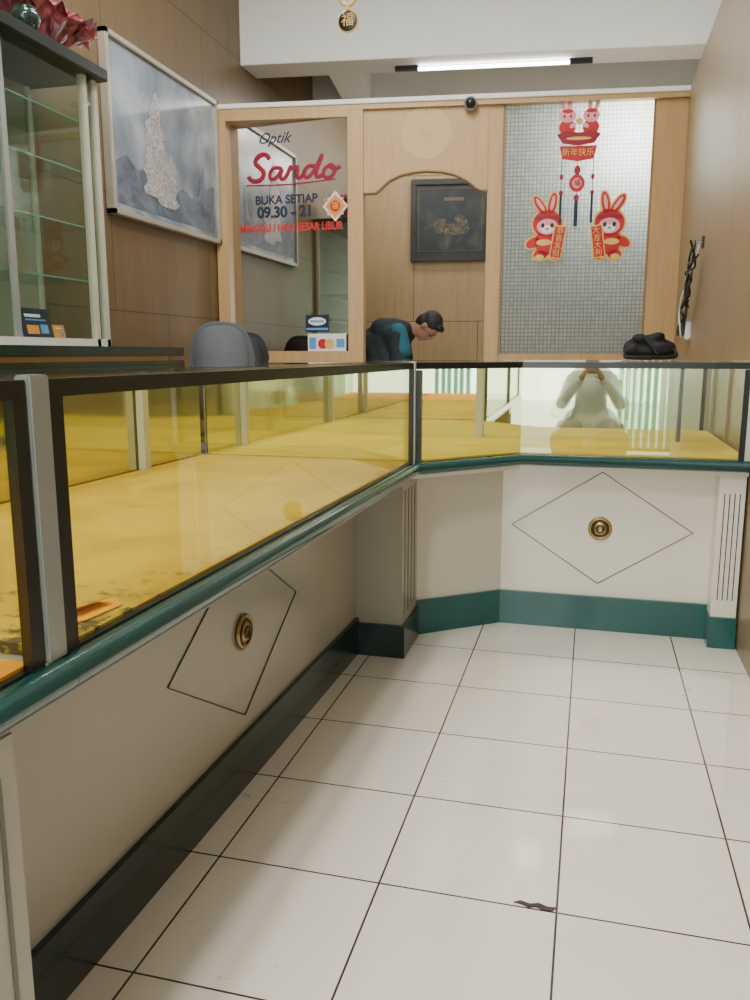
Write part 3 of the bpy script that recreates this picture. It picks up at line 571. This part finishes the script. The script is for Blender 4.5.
g=empty('power_adaptor','white plug adaptor with black charger and looping cables on wall','charger',loc=(XR,4.96,1.13))
box('socket',(-.03,0,-.05,.05,-.05,.05),'wplastic',g,bev=.006); box('plug',(-.07,-.03,-.03,.03,-.03,.03),'plastic',g,bev=.004)
rc=random.Random(5)
for i,(mt_,r_) in enumerate((('plastic',.007),('wplastic',.004),('plastic',.006),('plastic',.005),('plastic',.006),('plastic',.005))):
    pts=[(-.05,0,0)]
    for j in range(1,9):
        t=j/8; pts.append((-.025-.05*rc.random(),-.40*t+rc.uniform(-.08,.08),-.06*(1-t)+.40*t+rc.uniform(-.06,.06)))
    tube('cable',pts,r_,mt_,g,bez=True)
g=empty('wall_hook','small dark hook plate on the tan panelling','hook',loc=(XR,4.60,1.56)); box('plate',(-.010,0,-.025,.025,-.03,.03),'plastic',g,bev=.003); tube('hook_arm',[(-.01,0,0),(-.035,0,-.005),(-.035,0,.02)],.004,'grey',g)

# ---------------------------------------------------------------- people
def head_parts(c,fw,up,k=1.):
    el=[E(c,fw,up,.072*k,.092*k,.095*k,(0,-.008*k,.022*k)),E(c,fw,up,.055*k,.06*k,.075*k,(0,.028*k,-.042*k)),E(c,fw,up,.030*k,.028*k,.022*k,(0,.062*k,-.088*k)),
        E(c,fw,up,.012*k,.02*k,.026*k,(0,.094*k,-.012*k)),E(c,fw,up,.016*k,.012*k,.009*k,(0,.098*k,-.030*k)),
        E(c,fw,up,.010*k,.018*k,.030*k,(.074*k,-.005*k,-.008*k)),E(c,fw,up,.010*k,.018*k,.030*k,(-.074*k,-.005*k,-.008*k)),
        E(c,fw,up,.024*k,.008*k,.006*k,(0,.087*k,-.054*k)),E(c,fw,up,.05*k,.012*k,.009*k,(0,.078*k,.022*k))]
    return el
def head_extras(g,c,fw,up,k=1.):
    for x in (.031,-.031):
        blob('eye',[],[E(c,fw,up,.011*k,.006*k,.006*k,(x*k,.083*k,.003*k))],'hair',g,vox=.0025,smooth=1)
        blob('eyebrow',[],[E(c,fw,up,.018*k,.006*k,.004*k,(x*k,.086*k,.026*k))],'hair',g,vox=.003,smooth=1)
    blob('mouth',[],[E(c,fw,up,.022*k,.005*k,.0035*k,(0,.092*k,-.055*k))],'darkred',g,vox=.0025,smooth=1)
    blob('hair',[],[E(c,fw,up,.080*k,.094*k,.088*k,(0,-.020*k,.044*k)),E(c,fw,up,.077*k,.064*k,.088*k,(0,-.046*k,.0*k)),E(c,fw,up,.062*k,.034*k,.026*k,(0,.055*k,.090*k)),E(c,fw,up,.076*k,.022*k,.03*k,(0,.012*k,.028*k))],'hair',g,vox=.005,smooth=1)
def hand(base,dirv,palmn,k=1.,curl=.5,side=1):
    d=Vector(dirv).normalized(); n=Vector(palmn).normalized(); s=d.cross(n).normalized(); b=Vector(base); out=[]
    for i,x in enumerate((-.030,-.010,.010,.029)): out.append((b+s*x*.7*k,.016*k,b+d*.075*k+s*x*k,.012*k))
    for i,(x,l) in enumerate(((-.031,.060),(-.0105,.078),(.0105,.083),(.031,.070))):
        p=b+d*.08*k+s*x*k; q=p+(d*math.cos(curl)+n*math.sin(curl))*l*.5*k; r=q+(d*math.cos(2.2*curl)+n*math.sin(2.2*curl))*l*.5*k
        out.append((p,.0095*k,q,.0085*k)); out.append((q,.0085*k,r,.007*k))
    p=b+d*.02*k+s*.03*side*k; q=p+(s*side*.8+d*.6+n*.3).normalized()*.04*k; r=q+(s*side*.2+d*.8+n*.6).normalized()*.032*k
    out+=[(p,.014*k,q,.011*k),(q,.011*k,r,.009*k)]
    return out
g=empty('person','person in dark teal and black shirt bending forward behind doorway','person',loc=PP(0,.52,0),rotz=A)
hc=Vector((1.44,-.03,1.205)); fw=Vector((.34,-.12,-.93)); up=Vector((.92,-.22,.32))
hip=Vector((.78,0,.93)); ch=Vector((1.17,0,1.12)); nk=Vector((1.31,0,1.17))
arms=[]; sleeves=[]; hands=[]
for sd in (-1,1):
    sh=Vector((1.22,sd*.17,1.12)); el_=Vector((1.27,sd*.24,.84)); wr=Vector((1.05,sd*.17,.65))
    arms+=[(sh,.048,el_,.036),(el_,.036,wr,.026)]; sleeves.append((sh,.070,sh.lerp(el_,.80),.062)); hands+=hand(wr,(-.75,-sd*.1,-.62),(-.5,0,.7),1,.4,-sd)
legs=[]
for sd in (-1,1): legs+=[((.78,sd*.10,.90),.095,(.86,sd*.12,.48),.058),((.86,sd*.12,.48),.058,(.80,sd*.12,.09),.038),((.79,sd*.12,.05),.035,(.95,sd*.13,.035),.030)]
tors=[(hip,.135,(.98,0,1.03),.13),((.98,0,1.03),.13,ch,.135),((1.20,-.13,1.13),.075,(1.20,.13,1.13),.075),((.95,-.06,1.04),.12,(.95,.06,1.04),.12)]
blob('body',tors+[(ch,.07,nk,.052),(nk,.052,hc-Vector((.04,0,0)),.05)]+arms+hands+legs,head_parts(hc,fw,up,.95),'skin',g,vox=.007,smooth=3)
folds=[((.90+.09*i,-.12,1.02+.02*i),.055+.012*(i%2),(1.0+.08*i,-.14,.90+.02*i),.05) for i in range(4)]
blob('shirt',[(a,r1+.016,b_,r2+.016) for a,r1,b_,r2 in tors]+sleeves+folds+[(ch,.10,ch.lerp(nk,.8),.072),((1.10,-.05,1.17),.10,(1.24,-.05,1.17),.085)],[],'shirtteal',g,vox=.010,smooth=2)
blob('trousers',[(a,r1+.014,b_,r2+.014) for i,(a,r1,b_,r2) in enumerate(legs) if i%3!=2]+[(hip,.147,(.82,0,.93),.15)],[],'trouser',g,vox=.014,smooth=4)
for i,l in enumerate(legs):
    if i%3==2: blob('shoe',[(l[0],.045,l[2],.038)],[],'plastic',g,vox=.008,smooth=2)
head_extras(g,hc,fw,up,.95)
M['tpanel']=mat('teal_panel',(.010,.085,.12),.9,bump=.6,var=.3)
blob('shirt_shoulder_panel',[((1.225,-.150,1.155),.072,(1.265,-.195,1.02),.068)],[],'tpanel',g,vox=.008,smooth=2)

g=empty('person','person in pale grey sweater seated and holding a phone','person',loc=(0,0,0))
hc=Vector((0,-.36,1.06)); fw=Vector((0,1,-.12)); up=Vector((0,.12,1))
tors=[((0,-.52,.36),.135,(0,-.47,.58),.120),((0,-.47,.58),.120,(0,-.44,.74),.125),((-.11,-.43,.81),.058,(.11,-.43,.81),.058),((-.05,-.50,.36),.14,(.05,-.50,.36),.14)]
arms=[];sl=[];hands=[]
for sd in (-1,1):
    sh=Vector((sd*.16,-.43,.79)); el_=Vector((sd*.235,-.24,.59)); wr=Vector((sd*.078,-.085,.815))
    arms+=[(sh,.042,el_,.034),(el_,.034,wr,.024)]; sl+=[(sh,.056,el_,.050),(el_,.050,el_.lerp(wr,.88),.036)]
    hands+=hand(wr,(-sd*.30,.45,.55),(-sd*.9,.0,.1),.9,.55,-1)
legs=[]
for sd in (-1,1): legs+=[((sd*.10,-.50,.34),.09,(sd*.20,-.14,.40),.060),((sd*.20,-.14,.40),.060,(sd*.17,-.26,.09),.038),((sd*.17,-.27,.05),.035,(sd*.19,-.10,.035),.03)]
blob('body',tors+[((0,-.43,.82),.06,(0,-.40,.93),.05),((0,-.40,.93),.05,hc,.05)]+arms+hands+legs,head_parts(hc,fw,up),'skin',g,vox=.007,smooth=3)
blob('sweater',[(a,r1+.014,b_,r2+.014) for a,r1,b_,r2 in tors]+sl+[((-.10,-.47,.42),.13,(.10,-.47,.42),.13)],[],'sweater',g,vox=.011,smooth=5)
blob('trousers',[(a,r1+.014,b_,r2+.014) for i,(a,r1,b_,r2) in enumerate(legs) if i%3!=2],[],'paletrouser',g,vox=.014,smooth=4)
for i,l in enumerate(legs):
    if i%3==2: blob('shoe',[(l[0],.045,l[2],.038)],[],'plastic',g,vox=.008,smooth=2)
head_extras(g,hc,fw,up)
g=empty('phone','black phone held upright by the seated person','phone',loc=(0,-.02,.915)); box('case',(-.036,.036,-.005,.004,-.072,.072),'plastic',g,bev=.003); box('screen',(-.033,.033,-.0065,-.005,-.065,.065),'navy',g)
g=empty('stool','low round wooden stool under the seated person','stool',loc=(0,-.52,0)); lathe('seat',[(.14,.155),(.15,.165),(.15,.18),(.14,.19)],'woodPd',g)
for i in range(4):
    a=R(45+90*i); tube('leg',[(.10*math.cos(a),.10*math.sin(a),.16),(.13*math.cos(a),.13*math.sin(a),0)],.014,'woodPd',g)

# ---------------------------------------------------------------- lights
def area(name,loc,sx,sy,power,color,rot=(0,0,0)):
    l=bpy.data.lights.new(name,'AREA'); l.shape='RECTANGLE'; l.size=sx; l.size_y=sy; l.energy=power; l.color=color
    o=bpy.data.objects.new(name,l); col.objects.link(o); o.location=loc; o.rotation_euler=rot; return o
for i,(x,y,p) in enumerate(((-.75,1.0,66),(-1.7,3.0,50),(-1.0,4.0,44),(-.4,-1.2,100))):
    g=empty('ceiling_lamp','white fluorescent ceiling lamp','lamp',loc=(x,y,3.9)); g["group"]="fluorescent ceiling lamps"
    box('housing',(-.12,.12,-.65,.65,-.05,0),'wplastic',g,bev=.004)
    for q in (-.05,.05): tube('lamp_tube',[(q,-.6,-.066),(q,.6,-.066)],.014,'tube',g)
    area('lamp_light',(x,y,3.80),.25,1.2,p,(1,.98,.94))
area('back_room_light',PP(1.3,1.4,3.1),1.2,.3,22,(1,.98,.94),(0,0,A))
area('patterned_glass_backlight',PP(2.80,.38,2.40),.25,.35,46,(1,1,1),(R(-85),0,A))  # unseen area light added behind the patterned glass so its upper right glows
w=bpy.data.worlds.new('w'); bpy.context.scene.world=w; w.use_nodes=True; bg=w.node_tree.nodes['Background']; bg.inputs[0].default_value=(.94,1,.97,1); bg.inputs[1].default_value=5.6

# ---------------------------------------------------------------- camera
cd=bpy.data.cameras.new('camera'); cd.sensor_fit='VERTICAL'; cd.sensor_height=24; cd.lens=24*.815; cd.clip_start=.01
c=bpy.data.objects.new('camera',cd); col.objects.link(c); c.location=(0,0,1); c.rotation_euler=(R(90-10.16),0,R(14.75)); bpy.context.scene.camera=c
